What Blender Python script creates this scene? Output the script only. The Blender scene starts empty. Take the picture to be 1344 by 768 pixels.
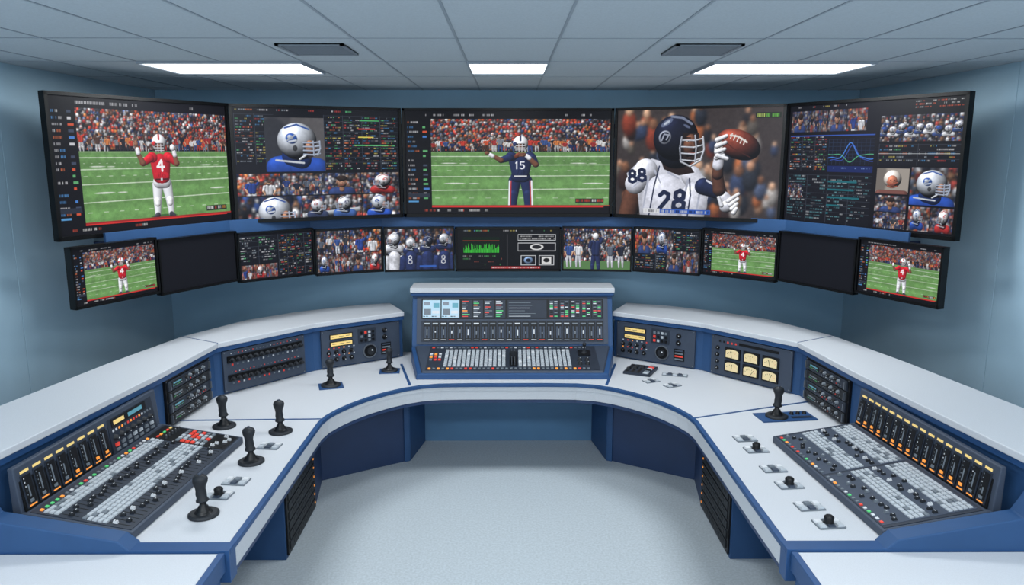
import bpy, math, random
import numpy as np
from mathutils import Matrix, Vector
random.seed(7)
H_CAM=2.5; CEIL=3.046; YB=6.95; XW=3.12; Y0=-.8

# ------------------------------------------------------------ materials
def lin(c):
    return tuple(((x/255.)/12.92 if x/255.<=0.04045 else ((x/255.+0.055)/1.055)**2.4) for x in c)
MATS={}
def mat(name,rgb,rough=0.5,metal=0.0,emit=0.0,noise=0.0,nscale=60.,bump=0.0,spec=0.5):
    if name in MATS: return MATS[name]
    m=bpy.data.materials.new(name); m.use_nodes=True
    nt=m.node_tree; b=nt.nodes['Principled BSDF']
    c=lin(rgb); b.inputs['Base Color'].default_value=(*c,1)
    b.inputs['Roughness'].default_value=rough; b.inputs['Metallic'].default_value=metal
    b.inputs['Specular IOR Level'].default_value=spec
    if emit>0:
        b.inputs['Emission Color'].default_value=(*c,1); b.inputs['Emission Strength'].default_value=emit
    if noise>0 or bump>0:
        tc=nt.nodes.new('ShaderNodeTexCoord'); n=nt.nodes.new('ShaderNodeTexNoise')
        n.inputs['Scale'].default_value=nscale; n.inputs['Detail'].default_value=4
        nt.links.new(tc.outputs['Object'],n.inputs['Vector'])
        r=nt.nodes.new('ShaderNodeValToRGB')
        r.color_ramp.elements[0].position=0.35; r.color_ramp.elements[1].position=0.65
        r.color_ramp.elements[0].color=(*[x*(1-noise) for x in c],1)
        r.color_ramp.elements[1].color=(*[min(1,x*(1+noise)) for x in c],1)
        nt.links.new(n.outputs['Fac'],r.inputs['Fac']); nt.links.new(r.outputs['Color'],b.inputs['Base Color'])
        if bump>0:
            bp=nt.nodes.new('ShaderNodeBump'); bp.inputs['Strength'].default_value=bump; bp.inputs['Distance'].default_value=0.003
            nt.links.new(n.outputs['Fac'],bp.inputs['Height']); nt.links.new(bp.outputs['Normal'],b.inputs['Normal'])
    MATS[name]=m; return m
WALL=mat('wall_blue_paint',(166,194,210),0.7,noise=0.03,nscale=3)
WALLB=mat('wall_back_paint',(142,178,202),0.7,noise=0.03,nscale=3)
CEILM=mat('ceiling_tile',(176,184,190),0.9,noise=0.05,nscale=120)
GRID=mat('ceiling_grid',(142,151,160),0.6,noise=0.02)
FLOOR=mat('floor_vinyl_speckle',(174,183,189),0.55,noise=0.10,nscale=70,bump=0.03)
WHITE=mat('white_laminate',(188,191,196),0.55,noise=0.04,nscale=180,spec=.35)
BLUE=mat('trim_blue',(38,72,116),0.45,noise=0.04,nscale=8,spec=.35)
BODY=mat('console_body_blue',(40,73,114),0.55,noise=0.05,nscale=6,spec=.35)
NAVY=mat('navy_panel',(30,52,88),0.5,noise=0.05,nscale=6)
SLATE=mat('slate_metal',(60,69,84),0.5,metal=0.1,noise=0.04,nscale=20,spec=.35)
SLATE2=mat('slate_metal_dark',(42,49,61),0.5,metal=0.1,noise=0.04,nscale=20,spec=.35)
BLACK=mat('black_plastic',(15,16,19),0.4,noise=0.1,nscale=30,spec=.3)
BEZ=mat('monitor_bezel_black',(7,8,10),0.4,noise=0.1,nscale=30,spec=.2)
RUB=mat('rubber_black',(32,35,40),0.55,noise=0.1,nscale=60,spec=.35)
KEY=mat('key_light_grey',(172,178,184),0.45,noise=0.03)
KEYD=mat('key_mid_grey',(104,112,120),0.45,noise=0.03)
CAP=mat('fader_cap_white',(205,207,210),0.4,noise=0.02)
RED=mat('led_red',(205,62,50),0.4,emit=0.3)
GRN=mat('led_green',(80,185,110),0.4,emit=0.3)
ORG=mat('led_orange',(235,145,60),0.4,emit=0.5)
AMB=mat('amber_display',(226,194,120),0.4,emit=0.3)
CRM=mat('meter_cream',(226,204,156),0.4,emit=0.1)
CYN=mat('display_cyan',(84,140,155),0.4,emit=0.25)
SCRB=mat('display_blue_white',(160,186,200),0.3,emit=0.2)
STEEL=mat('steel',(120,126,134),0.35,metal=0.7,noise=0.03)
VENT=mat('vent_grey',(118,126,134),0.5,noise=0.03)
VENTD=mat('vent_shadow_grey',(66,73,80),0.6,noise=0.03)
LIGHTM=mat('light_diffuser',(250,253,255),0.5,emit=3.0)

# ------------------------------------------------------------ mesh builder
I4=Matrix.Identity(4)
def frame(o,s,t):
    s=Vector(s).normalized(); t=Vector(t); t=(t-s*t.dot(s)).normalized(); n=s.cross(t)
    M=Matrix.Identity(4)
    for i in range(3): M[i][0]=s[i]; M[i][1]=t[i]; M[i][2]=n[i]; M[i][3]=o[i]
    return M
class MB:
    def __init__(s): s.V=[];s.F=[];s.M=[];s.S=[];s.mats=[]
    def mi(s,m):
        if m not in s.mats: s.mats.append(m)
        return s.mats.index(m)
    def add(s,vs,fs,m,T=I4,smooth=False):
        o=len(s.V); k=s.mi(m)
        s.V+= [tuple(T@Vector(v)) for v in vs]
        for f in fs: s.F.append(tuple(o+i for i in f)); s.M.append(k); s.S.append(smooth)
    def hexa(s,v,m,T=I4):
        s.add(v,[(3,2,1,0),(4,5,6,7),(0,1,5,4),(1,2,6,5),(2,3,7,6),(3,0,4,7)],m,T)
    def box(s,T,x0,x1,y0,y1,z0,z1,m):
        s.hexa([(x0,y0,z0),(x1,y0,z0),(x1,y1,z0),(x0,y1,z0),(x0,y0,z1),(x1,y0,z1),(x1,y1,z1),(x0,y1,z1)],m,T)
    def cb(s,T,cx,cy,w,h,z0,z1,m,tp=1.0):
        a,b=w/2,h/2
        s.hexa([(cx-a,cy-b,z0),(cx+a,cy-b,z0),(cx+a,cy+b,z0),(cx-a,cy+b,z0),
                (cx-a*tp,cy-b*tp,z1),(cx+a*tp,cy-b*tp,z1),(cx+a*tp,cy+b*tp,z1),(cx-a*tp,cy+b*tp,z1)],m,T)
    def prism(s,T,pts,z0,z1,m):
        n=len(pts)
        ar=sum(pts[i][0]*pts[(i+1)%n][1]-pts[(i+1)%n][0]*pts[i][1] for i in range(n))
        if ar<0: pts=pts[::-1]
        s.add([(x,y,z0) for x,y in pts]+[(x,y,z1) for x,y in pts],
              [tuple(range(n-1,-1,-1)),tuple(range(n,2*n))]+[(i,(i+1)%n,n+(i+1)%n,n+i) for i in range(n)],m,T)
    def loft(s,T,rings,m,seg=16,smooth=True):
        vs=[];fs=[]
        for (x,y,z,rx,ry) in rings:
            for k in range(seg):
                a=2*math.pi*k/seg; vs.append((x+rx*math.cos(a),y+ry*math.sin(a),z))
        for i in range(len(rings)-1):
            for k in range(seg):
                k2=(k+1)%seg; fs.append((i*seg+k,i*seg+k2,(i+1)*seg+k2,(i+1)*seg+k))
        s.add(vs,fs,m,T,smooth)
        n=len(rings)-1
        s.add(vs[:seg],[tuple(range(seg-1,-1,-1))],m,T); s.add(vs[n*seg:],[tuple(range(seg))],m,T)
    def cyl(s,T,cx,cy,z0,z1,r,m,r2=None,seg=12):
        s.loft(T,[(cx,cy,z0,r,r),(cx,cy,z1,r2 or r,r2 or r)],m,seg)
    def knob(s,T,cx,cy,r,h,m,mark=None,ang=0.6):
        s.loft(T,[(cx,cy,0,r*1.15,r*1.15),(cx,cy,h*.2,r,r),(cx,cy,h*.9,r*.82,r*.82),(cx,cy,h,r*.7,r*.7)],m,10)
        if mark:
            c,d=math.cos(ang),math.sin(ang)
            s.cb(T,cx+c*r*.4,cy+d*r*.4,r*.35,r*.35,h,h+.001,mark)
    def ribbon(s,P,Q,z0,z1,m):
        n=len(P); vs=[(p[0],p[1],z0) for p in P]+[(q[0],q[1],z0) for q in Q]+[(p[0],p[1],z1) for p in P]+[(q[0],q[1],z1) for q in Q]
        fs=[]
        for i in range(n-1):
            fs+=[(2*n+i,2*n+i+1,3*n+i+1,3*n+i),(i,n+i,n+i+1,i+1),(i,i+1,2*n+i+1,2*n+i),(n+i,3*n+i,3*n+i+1,n+i+1)]
        fs+=[(0,2*n,3*n,n),(n-1,2*n-1,4*n-1,3*n-1)]
        s.add(vs,fs,m)
    def build(s,name,parent=None,bevel=0,fix=False):
        me=bpy.data.meshes.new(name); me.from_pydata(s.V,[],s.F)
        for m in s.mats: me.materials.append(m)
        me.polygons.foreach_set('material_index',s.M); me.polygons.foreach_set('use_smooth',s.S)
        me.update()
        if fix:
            import bmesh
            bm=bmesh.new(); bm.from_mesh(me); bmesh.ops.recalc_face_normals(bm,faces=bm.faces); bm.to_mesh(me); bm.free()
        o=bpy.data.objects.new(name,me); bpy.context.scene.collection.objects.link(o)
        if parent: o.parent=parent
        if bevel>0:
            b=o.modifiers.new('bevel','BEVEL'); b.width=bevel; b.segments=2; b.limit_method='ANGLE'; b.angle_limit=math.radians(40)
        return o
def empty(name,loc=(0,0,0)):
    o=bpy.data.objects.new(name,None); bpy.context.scene.collection.objects.link(o); o.empty_display_size=.1
    return o

# ------------------------------------------------------------ room
mb=MB(); mb.box(I4,-XW-.1,XW+.1,Y0,YB+.1,-.1,0,FLOOR); mb.build('floor')
mb=MB()
mb.box(I4,-XW-.1,XW+.1,Y0,YB+.1,CEIL,CEIL+.1,CEILM)
x=-2.75
while x<3.1:
    mb.box(I4,x-.006,x+.006,Y0,YB,CEIL-.003,CEIL+.01,GRID); x+=.5
y=.05
while y<YB:
    mb.box(I4,-XW,XW,y-.006,y+.006,CEIL-.0025,CEIL+.01,GRID); y+=.95
mb.build('ceiling')
def wall(name,T,w,h,seams,m):
    b=MB(); b.box(T,0,w,0,h,-.1,-.012,m)
    e=[0]+seams+[w]
    for i in range(len(e)-1): b.box(T,e[i]+.003,e[i+1]-.003,0,h,-.012,0,m)
    return b.build(name,bevel=.002)
wall('wall_left',frame((-XW,Y0,0),(0,1,0),(0,0,1)),YB-Y0,CEIL,[2.4-Y0,4.8-Y0],WALL)
wall('wall_right',frame((XW,YB,0),(0,-1,0),(0,0,1)),YB-Y0,CEIL,[2.15,4.55],WALL)
wall('wall_back',frame((-XW-.1,YB,0),(1,0,0),(0,0,1)),2*XW+.2,CEIL,[],WALLB)

def ceiling_light(x0,x1,y0,y1,power):
    b=MB(); z=CEIL
    b.box(I4,x0,x1,y0,y1,z-.012,z-.004,LIGHTM)
    for r in ((x0-.01,x1+.01,y0-.012,y0),(x0-.01,x1+.01,y1,y1+.012),(x0-.012,x0,y0,y1),(x1,x1+.012,y0,y1)):
        b.box(I4,*r,z-.018,z-.002,GRID)
    o=b.build('ceiling_light')
    l=bpy.data.lights.new('light_tube','AREA'); l.shape='RECTANGLE'; l.size=x1-x0-.02; l.size_y=y1-y0-.02
    l.energy=power; l.color=(.92,.97,1)
    lo=bpy.data.objects.new('light_tube',l); bpy.context.scene.collection.objects.link(lo)
    lo.location=((x0+x1)/2,(y0+y1)/2,z-.02); lo.parent=o
ceiling_light(-2.24,-1.26,4.8,5.4,34); ceiling_light(-.24,.24,4.8,5.4,20); ceiling_light(1.26,2.24,4.8,5.4,34)
ceiling_light(-2.24,-1.26,1.0,1.6,60); ceiling_light(-.24,.24,1.0,1.6,34); ceiling_light(1.26,2.24,1.0,1.6,60)  # unseen extra row, added as fill to light the room from the front
for cx in (-1.02,1.02):
    b=MB(); T=frame((cx-.165,4.03,CEIL),(1,0,0),(0,1,0)); w,h=.35,.40
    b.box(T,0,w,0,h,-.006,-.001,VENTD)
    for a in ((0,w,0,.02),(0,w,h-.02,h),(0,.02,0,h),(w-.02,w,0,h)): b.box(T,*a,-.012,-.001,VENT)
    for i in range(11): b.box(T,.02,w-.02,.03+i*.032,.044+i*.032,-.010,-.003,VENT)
    b.build('ceiling_air_vent')

# ------------------------------------------------------------ screen painter
class V:
    def __init__(s,img,xs,ys): s.i=img;s.xs=xs;s.ys=ys;s.p=(xs[1]-xs[0]) if len(xs)>1 else 1
    def sub(s,x0,y0,x1,y1,w,h):
        a,b=np.searchsorted(s.xs,[x0,x1]); c,d=np.searchsorted(s.ys,[y0,y1])
        if b-a<2 or d-c<2: return V(np.zeros((3,3,3)),np.linspace(0,w,3),np.linspace(0,h,3))
        return V(s.i[c:d,a:b],(s.xs[a:b]-x0)*w/(x1-x0),(s.ys[c:d]-y0)*h/(y1-y0))
    def w(s,x0,y0,x1,y1):
        a,b=np.searchsorted(s.xs,[x0,x1]); c,d=np.searchsorted(s.ys,[y0,y1]); return a,b,c,d
    def rect(s,x0,y0,x1,y1,c,al=1.0):
        a,b,e,d=s.w(x0,y0,x1,y1)
        if b==a and x1>x0: b=a+1
        if d==e and y1>y0: d=e+1
        r=s.i[e:d,a:b]; r[...]=r*(1-al)+np.array(c)/255.*al
    def _put(s,win,d,c,sh=None):
        a,b,e,f=win; al=np.clip(.5-d/s.p,0,1)[...,None]; col=np.array(c)/255.
        if sh is not None: col=np.clip(col*sh[...,None],0,1)
        r=s.i[e:f,a:b]; r[...]=r*(1-al)+col*al
    def _lit(s,nx,ny,k):
        q=np.clip(nx*nx+ny*ny,0,1); nz=np.sqrt(1-q); l=-.38*nx-.62*ny+.68*nz
        return 1+k*(l*1.15-.78)+ k*.55*np.clip(l,0,1)**14
    def ell(s,cx,cy,rx,ry,c,ang=0,sh=.45):
        R=max(rx,ry)+s.p; win=s.w(cx-R,cy-R,cx+R,cy+R)
        if win[1]<=win[0] or win[3]<=win[2]: return
        X,Y=np.meshgrid(s.xs[win[0]:win[1]]-cx,s.ys[win[2]:win[3]]-cy)
        ca,sa=math.cos(ang),math.sin(ang); U=(X*ca+Y*sa)/rx; W=(-X*sa+Y*ca)/ry
        nx=U*ca-W*sa; ny=U*sa+W*ca
        s._put(win,(np.sqrt(U*U+W*W)-1)*min(rx,ry),c,s._lit(nx,ny,sh) if sh else None)
    def cap(s,x0,y0,r0,x1,y1,r1,c,sh=.5):
        R=max(r0,r1)+s.p; win=s.w(min(x0,x1)-R,min(y0,y1)-R,max(x0,x1)+R,max(y0,y1)+R)
        if win[1]<=win[0] or win[3]<=win[2]: return
        X,Y=np.meshgrid(s.xs[win[0]:win[1]],s.ys[win[2]:win[3]])
        dx,dy=x1-x0,y1-y0; L=dx*dx+dy*dy+1e-9; t=np.clip(((X-x0)*dx+(Y-y0)*dy)/L,0,1)
        ex=X-x0-t*dx; ey=Y-y0-t*dy; r=r0+(r1-r0)*t
        s._put(win,np.sqrt(ex*ex+ey*ey)-r,c,s._lit(ex/r,ey/r,sh) if sh else None)
    def poly(s,pts,c,gr=0):
        xs=[p[0] for p in pts]; ys=[p[1] for p in pts]; win=s.w(min(xs)-s.p,min(ys)-s.p,max(xs)+s.p,max(ys)+s.p)
        if win[1]<=win[0] or win[3]<=win[2]: return
        X,Y=np.meshgrid(s.xs[win[0]:win[1]],s.ys[win[2]:win[3]])
        D=np.full(X.shape,1e9); ins=np.zeros(X.shape,bool)
        for i in range(len(pts)):
            (xa,ya),(xb,yb)=pts[i],pts[(i+1)%len(pts)]
            dx,dy=xb-xa,yb-ya; t=np.clip(((X-xa)*dx+(Y-ya)*dy)/(dx*dx+dy*dy+1e-9),0,1)
            D=np.minimum(D,np.hypot(X-xa-t*dx,Y-ya-t*dy))
            if abs(dy)>1e-9:
                cr=((ya>Y)!=(yb>Y))&(X<(xb-xa)*(Y-ya)/dy+xa); ins^=cr
        s._put(win,np.where(ins,-D,D),c,1-gr*(Y-min(ys))/(max(ys)-min(ys)+1e-6))
    def curve(s,P,r,c,sh=0):
        for a,b in zip(P,P[1:]): s.cap(a[0],a[1],r,b[0],b[1],r,c,sh)
    def blur(s,k):
        if k<1: return
        A=s.i
        for ax in (0,1):
            P=np.pad(A,[(k,k) if a==ax else (0,0) for a in range(3)],mode='edge'); n=A.shape[ax]
            acc=np.zeros_like(A)
            for j in range(2*k+1): acc+=P[j:j+n] if ax==0 else P[:,j:j+n]
            A=acc/(2*k+1)
        s.i[...]=A
    def noise(s,amp,rs):
        s.i*=1+amp*(rs.rand(*s.i.shape[:2])[...,None]-.5)
    def fract(s,amp,rs,cell=6):
        h,w=s.i.shape[:2]; acc=np.zeros((h,w)); a=1.;c=cell*2.
        for o in range(3):
            gy,gx=int(h/c)+3,int(w/c)+3; g=rs.rand(gy,gx)-.5
            yy=np.arange(h)/c; xx=np.arange(w)/c; iy=yy.astype(int);ix=xx.astype(int); fy=(yy-iy)[:,None];fx=(xx-ix)[None]
            fy=fy*fy*(3-2*fy);fx=fx*fx*(3-2*fx)
            acc+=a*((g[iy][:,ix]*(1-fx)+g[iy][:,ix+1]*fx)*(1-fy)+(g[iy+1][:,ix]*(1-fx)+g[iy+1][:,ix+1]*fx)*fy); a*=.6; c=max(c/2,1.5)
        s.i*=1+amp*acc[...,None]
def canvas(w,h,sc):
    nx,ny=int(w*sc),int(h*sc); return V(np.zeros((ny,nx,3))+.03,np.linspace(0,w,nx),np.linspace(0,h,ny))
def squeeze(v,k,cx=100): return V(v.i,(v.xs-cx)/k+cx,v.ys)
STR={'4':[[(.62,0),(0,.62),(1,.62)],[(.68,.1),(.68,1)]],'1':[[(.3,.15),(.6,0),(.6,1)]],
 '8':[[(.5,.0),(.9,.12),(.9,.36),(.5,.48),(.1,.36),(.1,.12),(.5,.0)],[(.5,.48),(1,.62),(1,.88),(.5,1),(0,.88),(0,.62),(.5,.48)]],
 '2':[[(.05,.18),(.4,0),(.9,.12),(.9,.35),(0,1),(1,1)]],'5':[[(.95,0),(.1,0),(.1,.42),(.7,.4),(1,.62),(.9,.9),(.4,1),(0,.88)]]}
def digit(v,ch,x,y,w,h,c,sk=0.,r=None):
    for P in STR[ch]: v.curve([(x+a*w+sk*b*w,y+b*h) for a,b in P],r or w*.14,c)
SK=[(176,132,106),(120,84,64),(200,160,132)]
PAL=[(190,58,48),(200,84,50),(160,52,52),(204,122,66),(210,210,210),(218,218,222),(58,84,140),(38,52,94),(33,36,45),(48,50,58),(130,135,145),(84,60,50),(196,64,50)]
PALB=[(42,58,108),(50,74,130),(180,184,192),(30,35,50),(140,104,80),(140,60,54),(200,202,208),(84,92,106),(35,45,75),(52,54,60),(28,30,36)]
TXT=[(205,205,210),(205,205,210),(150,160,170),(210,115,70),(90,180,120),(80,145,200),(195,70,66),(200,184,95)]
def crowd(v,w,h,cell,pal,rs,bl=1,base=(60,57,62)):
    v.rect(-1,-1,w+1,h+1,base); y=-cell*.3
    while y<h+cell:
        x=-cell*rs.rand()
        while x<w+cell:
            c=np.array(pal[rs.randint(len(pal))])*(.6+.5*rs.rand()); yy=y+rs.rand()*cell*.35
            v.ell(x,yy+cell*.5,cell*.38,cell*.62,c,0,.6)
            if rs.rand()<.5: v.cap(x+cell*.3,yy+cell*.3,cell*.1,x+cell*(rs.rand()-.1),yy-cell*.2*rs.rand(),cell*.09,c)
            hc=SK[rs.randint(3)] if rs.rand()<.75 else (205,205,205)
            v.ell(x+rs.rand()*.5,yy-cell*.15,cell*.19,cell*.25,hc); v.ell(x+.1,yy-cell*.27,cell*.2,cell*.14,[(50,38,32),(30,28,28),(150,50,45),(200,200,205)][rs.randint(4)])
            x+=cell*(.7+.4*rs.rand())
        y+=cell*.8
    v.blur(bl); v.fract(.35,rs,8)
def person(v,x,y,h,sh,pa,hd=(180,136,110),pose=0):
    v.cap(x-h*.05,y-h*.45,h*.065,x-h*.08,y-h*.2,h*.05,pa);v.cap(x-h*.08,y-h*.2,h*.05,x-h*.075,y,h*.03,pa)
    v.cap(x+h*.05,y-h*.45,h*.065,x+h*.08,y-h*.2,h*.05,pa);v.cap(x+h*.08,y-h*.2,h*.05,x+h*.085,y,h*.03,pa)
    v.cap(x-h*.06,y-h*.76,h*.07,x-h*.04,y-h*.5,h*.06,sh); v.cap(x+h*.06,y-h*.76,h*.07,x+h*.04,y-h*.5,h*.06,sh)
    for d in (-1,1):
        if pose==1 and d==1: v.cap(x+d*h*.13,y-h*.78,h*.045,x+d*h*.2,y-h*.9,h*.03,sh); v.cap(x+d*h*.2,y-h*.9,h*.028,x+d*h*.15,y-h*1.05,h*.025,hd)
        else: v.cap(x+d*h*.13,y-h*.77,h*.048,x+d*h*.17,y-h*.6,h*.035,sh); v.cap(x+d*h*.17,y-h*.6,h*.03,x+d*h*.12,y-h*.47,h*.024,hd)
    v.ell(x,y-h*.92,h*.062,h*.078,hd); v.ell(x,y-h*.955,h*.066,h*.05,np.array(hd)*.4)
def mask(v,x,y,s,c,d=1):
    for k in range(3): v.cap(x-s*.5*d,y+s*(.05+k*.3),s*.05,x+s*.35*d,y+s*(.12+k*.27),s*.05,c,.3)
    v.cap(x+s*.3*d,y-s*.05,s*.05,x+s*.3*d,y+s*.75,s*.05,c,.3); v.cap(x-s*.05*d,y-s*.1,s*.045,x,y+s*.7,s*.045,c,.3)
def field(v,kind,seed,bl=1,sq=.9):
    rs=np.random.RandomState(seed)
    crowd(v.sub(0,0,200,50,200,50),200,50,4.6,PAL,rs,bl)
    v.rect(0,30,201,31.2,(70,76,80),.5)
    for i in range(44):
        x=2+i*4.6+rs.rand()*4
        if rs.rand()<.9:
            h=16+rs.rand()*8; c=np.array(PAL[rs.randint(len(PAL))])*.9; person(v,x,51+rs.rand()*3,h,c,np.array(PAL[rs.randint(4,13)])*.8,SK[rs.randint(3)],rs.randint(4))
    v.rect(0,52,201,141,(108,140,92)); v.rect(0,54,201,141,(98,138,80))
    Y=v.ys[:,None]; Yc=np.maximum(Y-54,0)
    m=(Y>54)*(0.05*np.sin(Yc**.9*.42)+.10*Yc/90-.03)*np.ones((1,len(v.xs))); v.i*=(1+m)[...,None]
    for y,a in ((60,0),(74,.5),(92,1),(114,1.5)): v.cap(0,y+a,.4+y*.002,200,y-a,.4+y*.002,(196,210,188),0)
    for k in range(22): v.cap(4+k*9,67,.25,5.5+k*9,67,.25,(185,202,176),0); 
    for k in range(14): v.cap(3+k*15,83,.4,7+k*15,83,.4,(185,202,176),0); v.cap(4+k*19,128,.45,9+k*19,128,.45,(185,202,176),0)
    for (x,y,r) in ((20,71,9),(165,71,9),(26,104,12),(182,104,12)): v.ell(x,y,r,r*.09,(200,208,196),0,0); v.ell(x+r*1.8,y+.3,r*.5,r*.08,(190,200,184),0,0)
    v.sub(0,53,200,140,200,87).fract(.14,rs,5); v.noise(.09,rs)
    v=squeeze(v,sq)
    if kind=='red':
        sh=(192,34,46);pa=(218,220,226);wt=(230,231,236)
        v.ell(100,139,20,2.5,(62,96,54),0,0)
        v.cap(93,97,8,91,118,6,pa);v.cap(91,118,6,90,136,4.4,pa);v.cap(107,97,8,110,118,6,pa);v.cap(110,118,6,111,136,4.4,pa)
        v.cap(91,118,4.5,91,122,4,(236,237,240));v.cap(110,118,4.5,110,122,4,(236,237,240))
        v.cap(90,137,3.6,86,139,2.4,(60,62,70));v.cap(111,137,3.6,115,139,2.4,(60,62,70))
        v.cap(95,93,8.5,105,93,8.5,pa); v.cap(95,68,10,96,86,8.5,sh);v.cap(105,68,10,104,86,8.5,sh);v.cap(100,66,11,100,86,9,sh,.25); v.ell(88,60,8,7,sh);v.ell(112,60,8,7,sh); v.cap(93,84,4,107,84,4,sh,.1); v.rect(90.5,88.5,109.5,90.5,(70,24,30)); v.rect(98.6,88,101.4,91,(200,200,204))
        digit(v,'4',95,64,10,14,(236,236,238),0,1.5); digit(v,'4',84.5,57.5,4,5,(226,226,230),0,.6)
        for k in range(6): x=92+rs.rand()*16; v.cap(x,80+rs.rand()*4,.5,x+rs.rand()*4-2,86,.4,(140,22,34),0)
        v.cap(85,61,5.6,74,67,4.6,sh);v.cap(74,67,4,68,55,3.2,(128,84,64));v.cap(68,55,3.2,67,46,2.8,(128,84,64));v.cap(68.3,54,3.4,67.6,50,3.2,wt);v.ell(66,42,3.2,4.2,(150,104,82)); v.cap(64.5,40,1,63,36,.9,(150,104,82));v.cap(67,39.5,1,67.5,35,.9,(150,104,82))
        v.cap(115,61,5.6,125,68,4.6,sh);v.cap(125,68,4,122,54,3.2,(128,84,64));v.cap(123,57,3.4,122,53,3.2,wt);v.ell(120,47,4,4.6,wt)
        v.ell(100,41,10.5,12,wt,0,.7); v.cap(100,30,1.3,100,36,1.3,(190,46,50),0); v.ell(92.5,42,3,3.4,(190,50,54)); v.poly([(94,41),(106,41),(107,50),(103,53),(97,53),(93,50)],(52,38,36)); v.ell(100,46,4.6,4.6,(112,76,58)); 
        for k in range(3): v.cap(93.5,44+k*3.4,.55,106.5,44+k*3.4,.55,(205,206,212),0)
        v.cap(97.5,42,.5,98,53,.5,(205,206,212),0);v.cap(102.5,42,.5,102,53,.5,(205,206,212),0)
    else:
        sh=(34,44,80);pa=(35,45,82);wt=(226,228,234); sk=(112,74,56)
        v.cap(92,99,9,90,122,7,pa);v.cap(90,122,7,88,150,5,pa);v.cap(108,99,9,111,122,7,pa);v.cap(111,122,7,112,150,5,pa)
        v.cap(84.5,100,1.2,83.5,145,1.2,wt,0);v.cap(116,100,1.2,117.6,145,1.2,wt,0);v.cap(86.5,100,.8,85.3,145,.8,(176,46,50),0);v.cap(114,100,.8,115.4,145,.8,(176,46,50),0)
        v.cap(95,93,9,105,93,9,pa); v.cap(94,69,10.5,96,86,9,sh);v.cap(106,69,10.5,104,86,9,sh);v.cap(100,66,11.5,100,86,10,sh,.25);v.ell(87,60,8.6,7.6,sh);v.ell(113,60,8.6,7.6,sh); v.rect(90.5,91,109.5,92.8,(205,205,210))
        digit(v,'1',92,69,4.5,11,wt,0,.9);digit(v,'5',99.5,69,6,11,wt,0,.9)
        for k in range(6): x=92+rs.rand()*16; v.cap(x,82+rs.rand()*4,.5,x+rs.rand()*4-2,89,.4,(22,28,56),0)
        v.cap(84,62,6,72,66,4.8,sh);v.cap(72,66,4,58,58,3,sk);v.cap(60,59.2,3.2,56,56.8,3,wt);v.ell(52,54.5,3.6,2.8,sk)
        v.cap(117,62,6,122,73,4.8,sh);v.cap(122,73,4.2,110,60,3.2,sk);v.cap(112.5,62.6,3.4,109,59,3.2,wt);v.ell(96,58,6.2,3.6,(112,58,42),-.7,.6);v.ell(104,57,4.2,3.6,sk)
        for k in range(3): v.cap(104,55+k*2,1,98.5,55.5+k*2,.9,sk)
        v.ell(100,39,11,12.5,wt,0,.7);v.cap(100,27.6,1.3,100,34,1.3,(40,50,90),0);v.ell(92,40,3,3.6,(44,54,96)); v.poly([(94,39),(106,39),(107,49),(103,52),(97,52),(93,49)],(44,34,32)); v.ell(100,44.5,4.8,4.8,(100,66,50))
        for k in range(3): v.cap(93.5,42.5+k*3.4,.55,106.5,42.5+k*3.4,.55,(205,206,212),0)
        v.cap(97.5,40,.5,98,52,.5,(205,206,212),0);v.cap(102.5,40,.5,102,52,.5,(205,206,212),0)
def glyphs(v,x0,y0,x1,y1,rh,rs,dens=.8,cols=TXT,fs=.5):
    y=y0
    while y+rh*.5<y1:
        x=x0; 
        while x<x1-1:
            L=rs.choice([1,2,3,4,6])*rh*.3; c=cols[rs.randint(len(cols))]
            if rs.rand()<dens:
                t=x
                while t<min(x+L,x1): v.rect(t,y,t+rh*.2,y+rh*fs,np.array(c)*(.65+.35*rs.rand()),.85); t+=rh*.3
            x+=L+rh*.35
        y+=rh
def tv(v,w,h,kind,seed,bl=1,side=True,sq=.85):
    rs=np.random.RandomState(seed); v.rect(-1,-1,w+1,h+1,(14,15,19)); sx=w*.125 if side else 0
    field(v.sub(sx,h*.08,w*.995,h*.915,200,140),kind,seed,bl,sq)
    if side:
        for k in range(int(17)):
            y=h*(.10+k*.046)
            if rs.rand()<.9: glyphs(v,w*.012,y,w*(.04+.03*rs.rand()),y+h*.03,h*.03,rs,1,[(200,200,205),(200,200,205),(205,110,70),(80,140,200)],.6)
            if rs.rand()<.8: v.rect(w*.085,y,w*(.098+.016*rs.rand()),y+h*.018,[(196,80,52),(70,120,190),(190,190,195),(90,160,105),(60,70,90)][rs.randint(5)])
        v.rect(w*.01,h*.80,w*.115,h*.84,(40,46,58)); v.rect(w*.01,h*.87,w*.06,h*.885,(80,140,190))
    glyphs(v,w*.1,h*.03,w*.45,h*.06,h*.034,rs,.8,[(200,200,205)],.6); glyphs(v,w*.75,h*.03,w*.97,h*.06,h*.034,rs,.4,[(200,200,205)],.6)
    v.rect(sx,h*.915,w,h*.925,(150,40,40)); v.rect(sx,h*.925,w*.97,h*.935,(205,50,45)); glyphs(v,w*.06,h*.955,w*.45,h*.985,h*.036,rs,.6,[(220,220,220),(215,215,215),(200,80,60)],.55)
    v.rect(w*.83,h*.85,w*.97,h*.895,(25,25,30),.8); glyphs(v,w*.835,h*.858,w*.965,h*.89,h*.034,rs,1,[(230,230,230),(220,60,50),(230,150,60)],.7)
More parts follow.
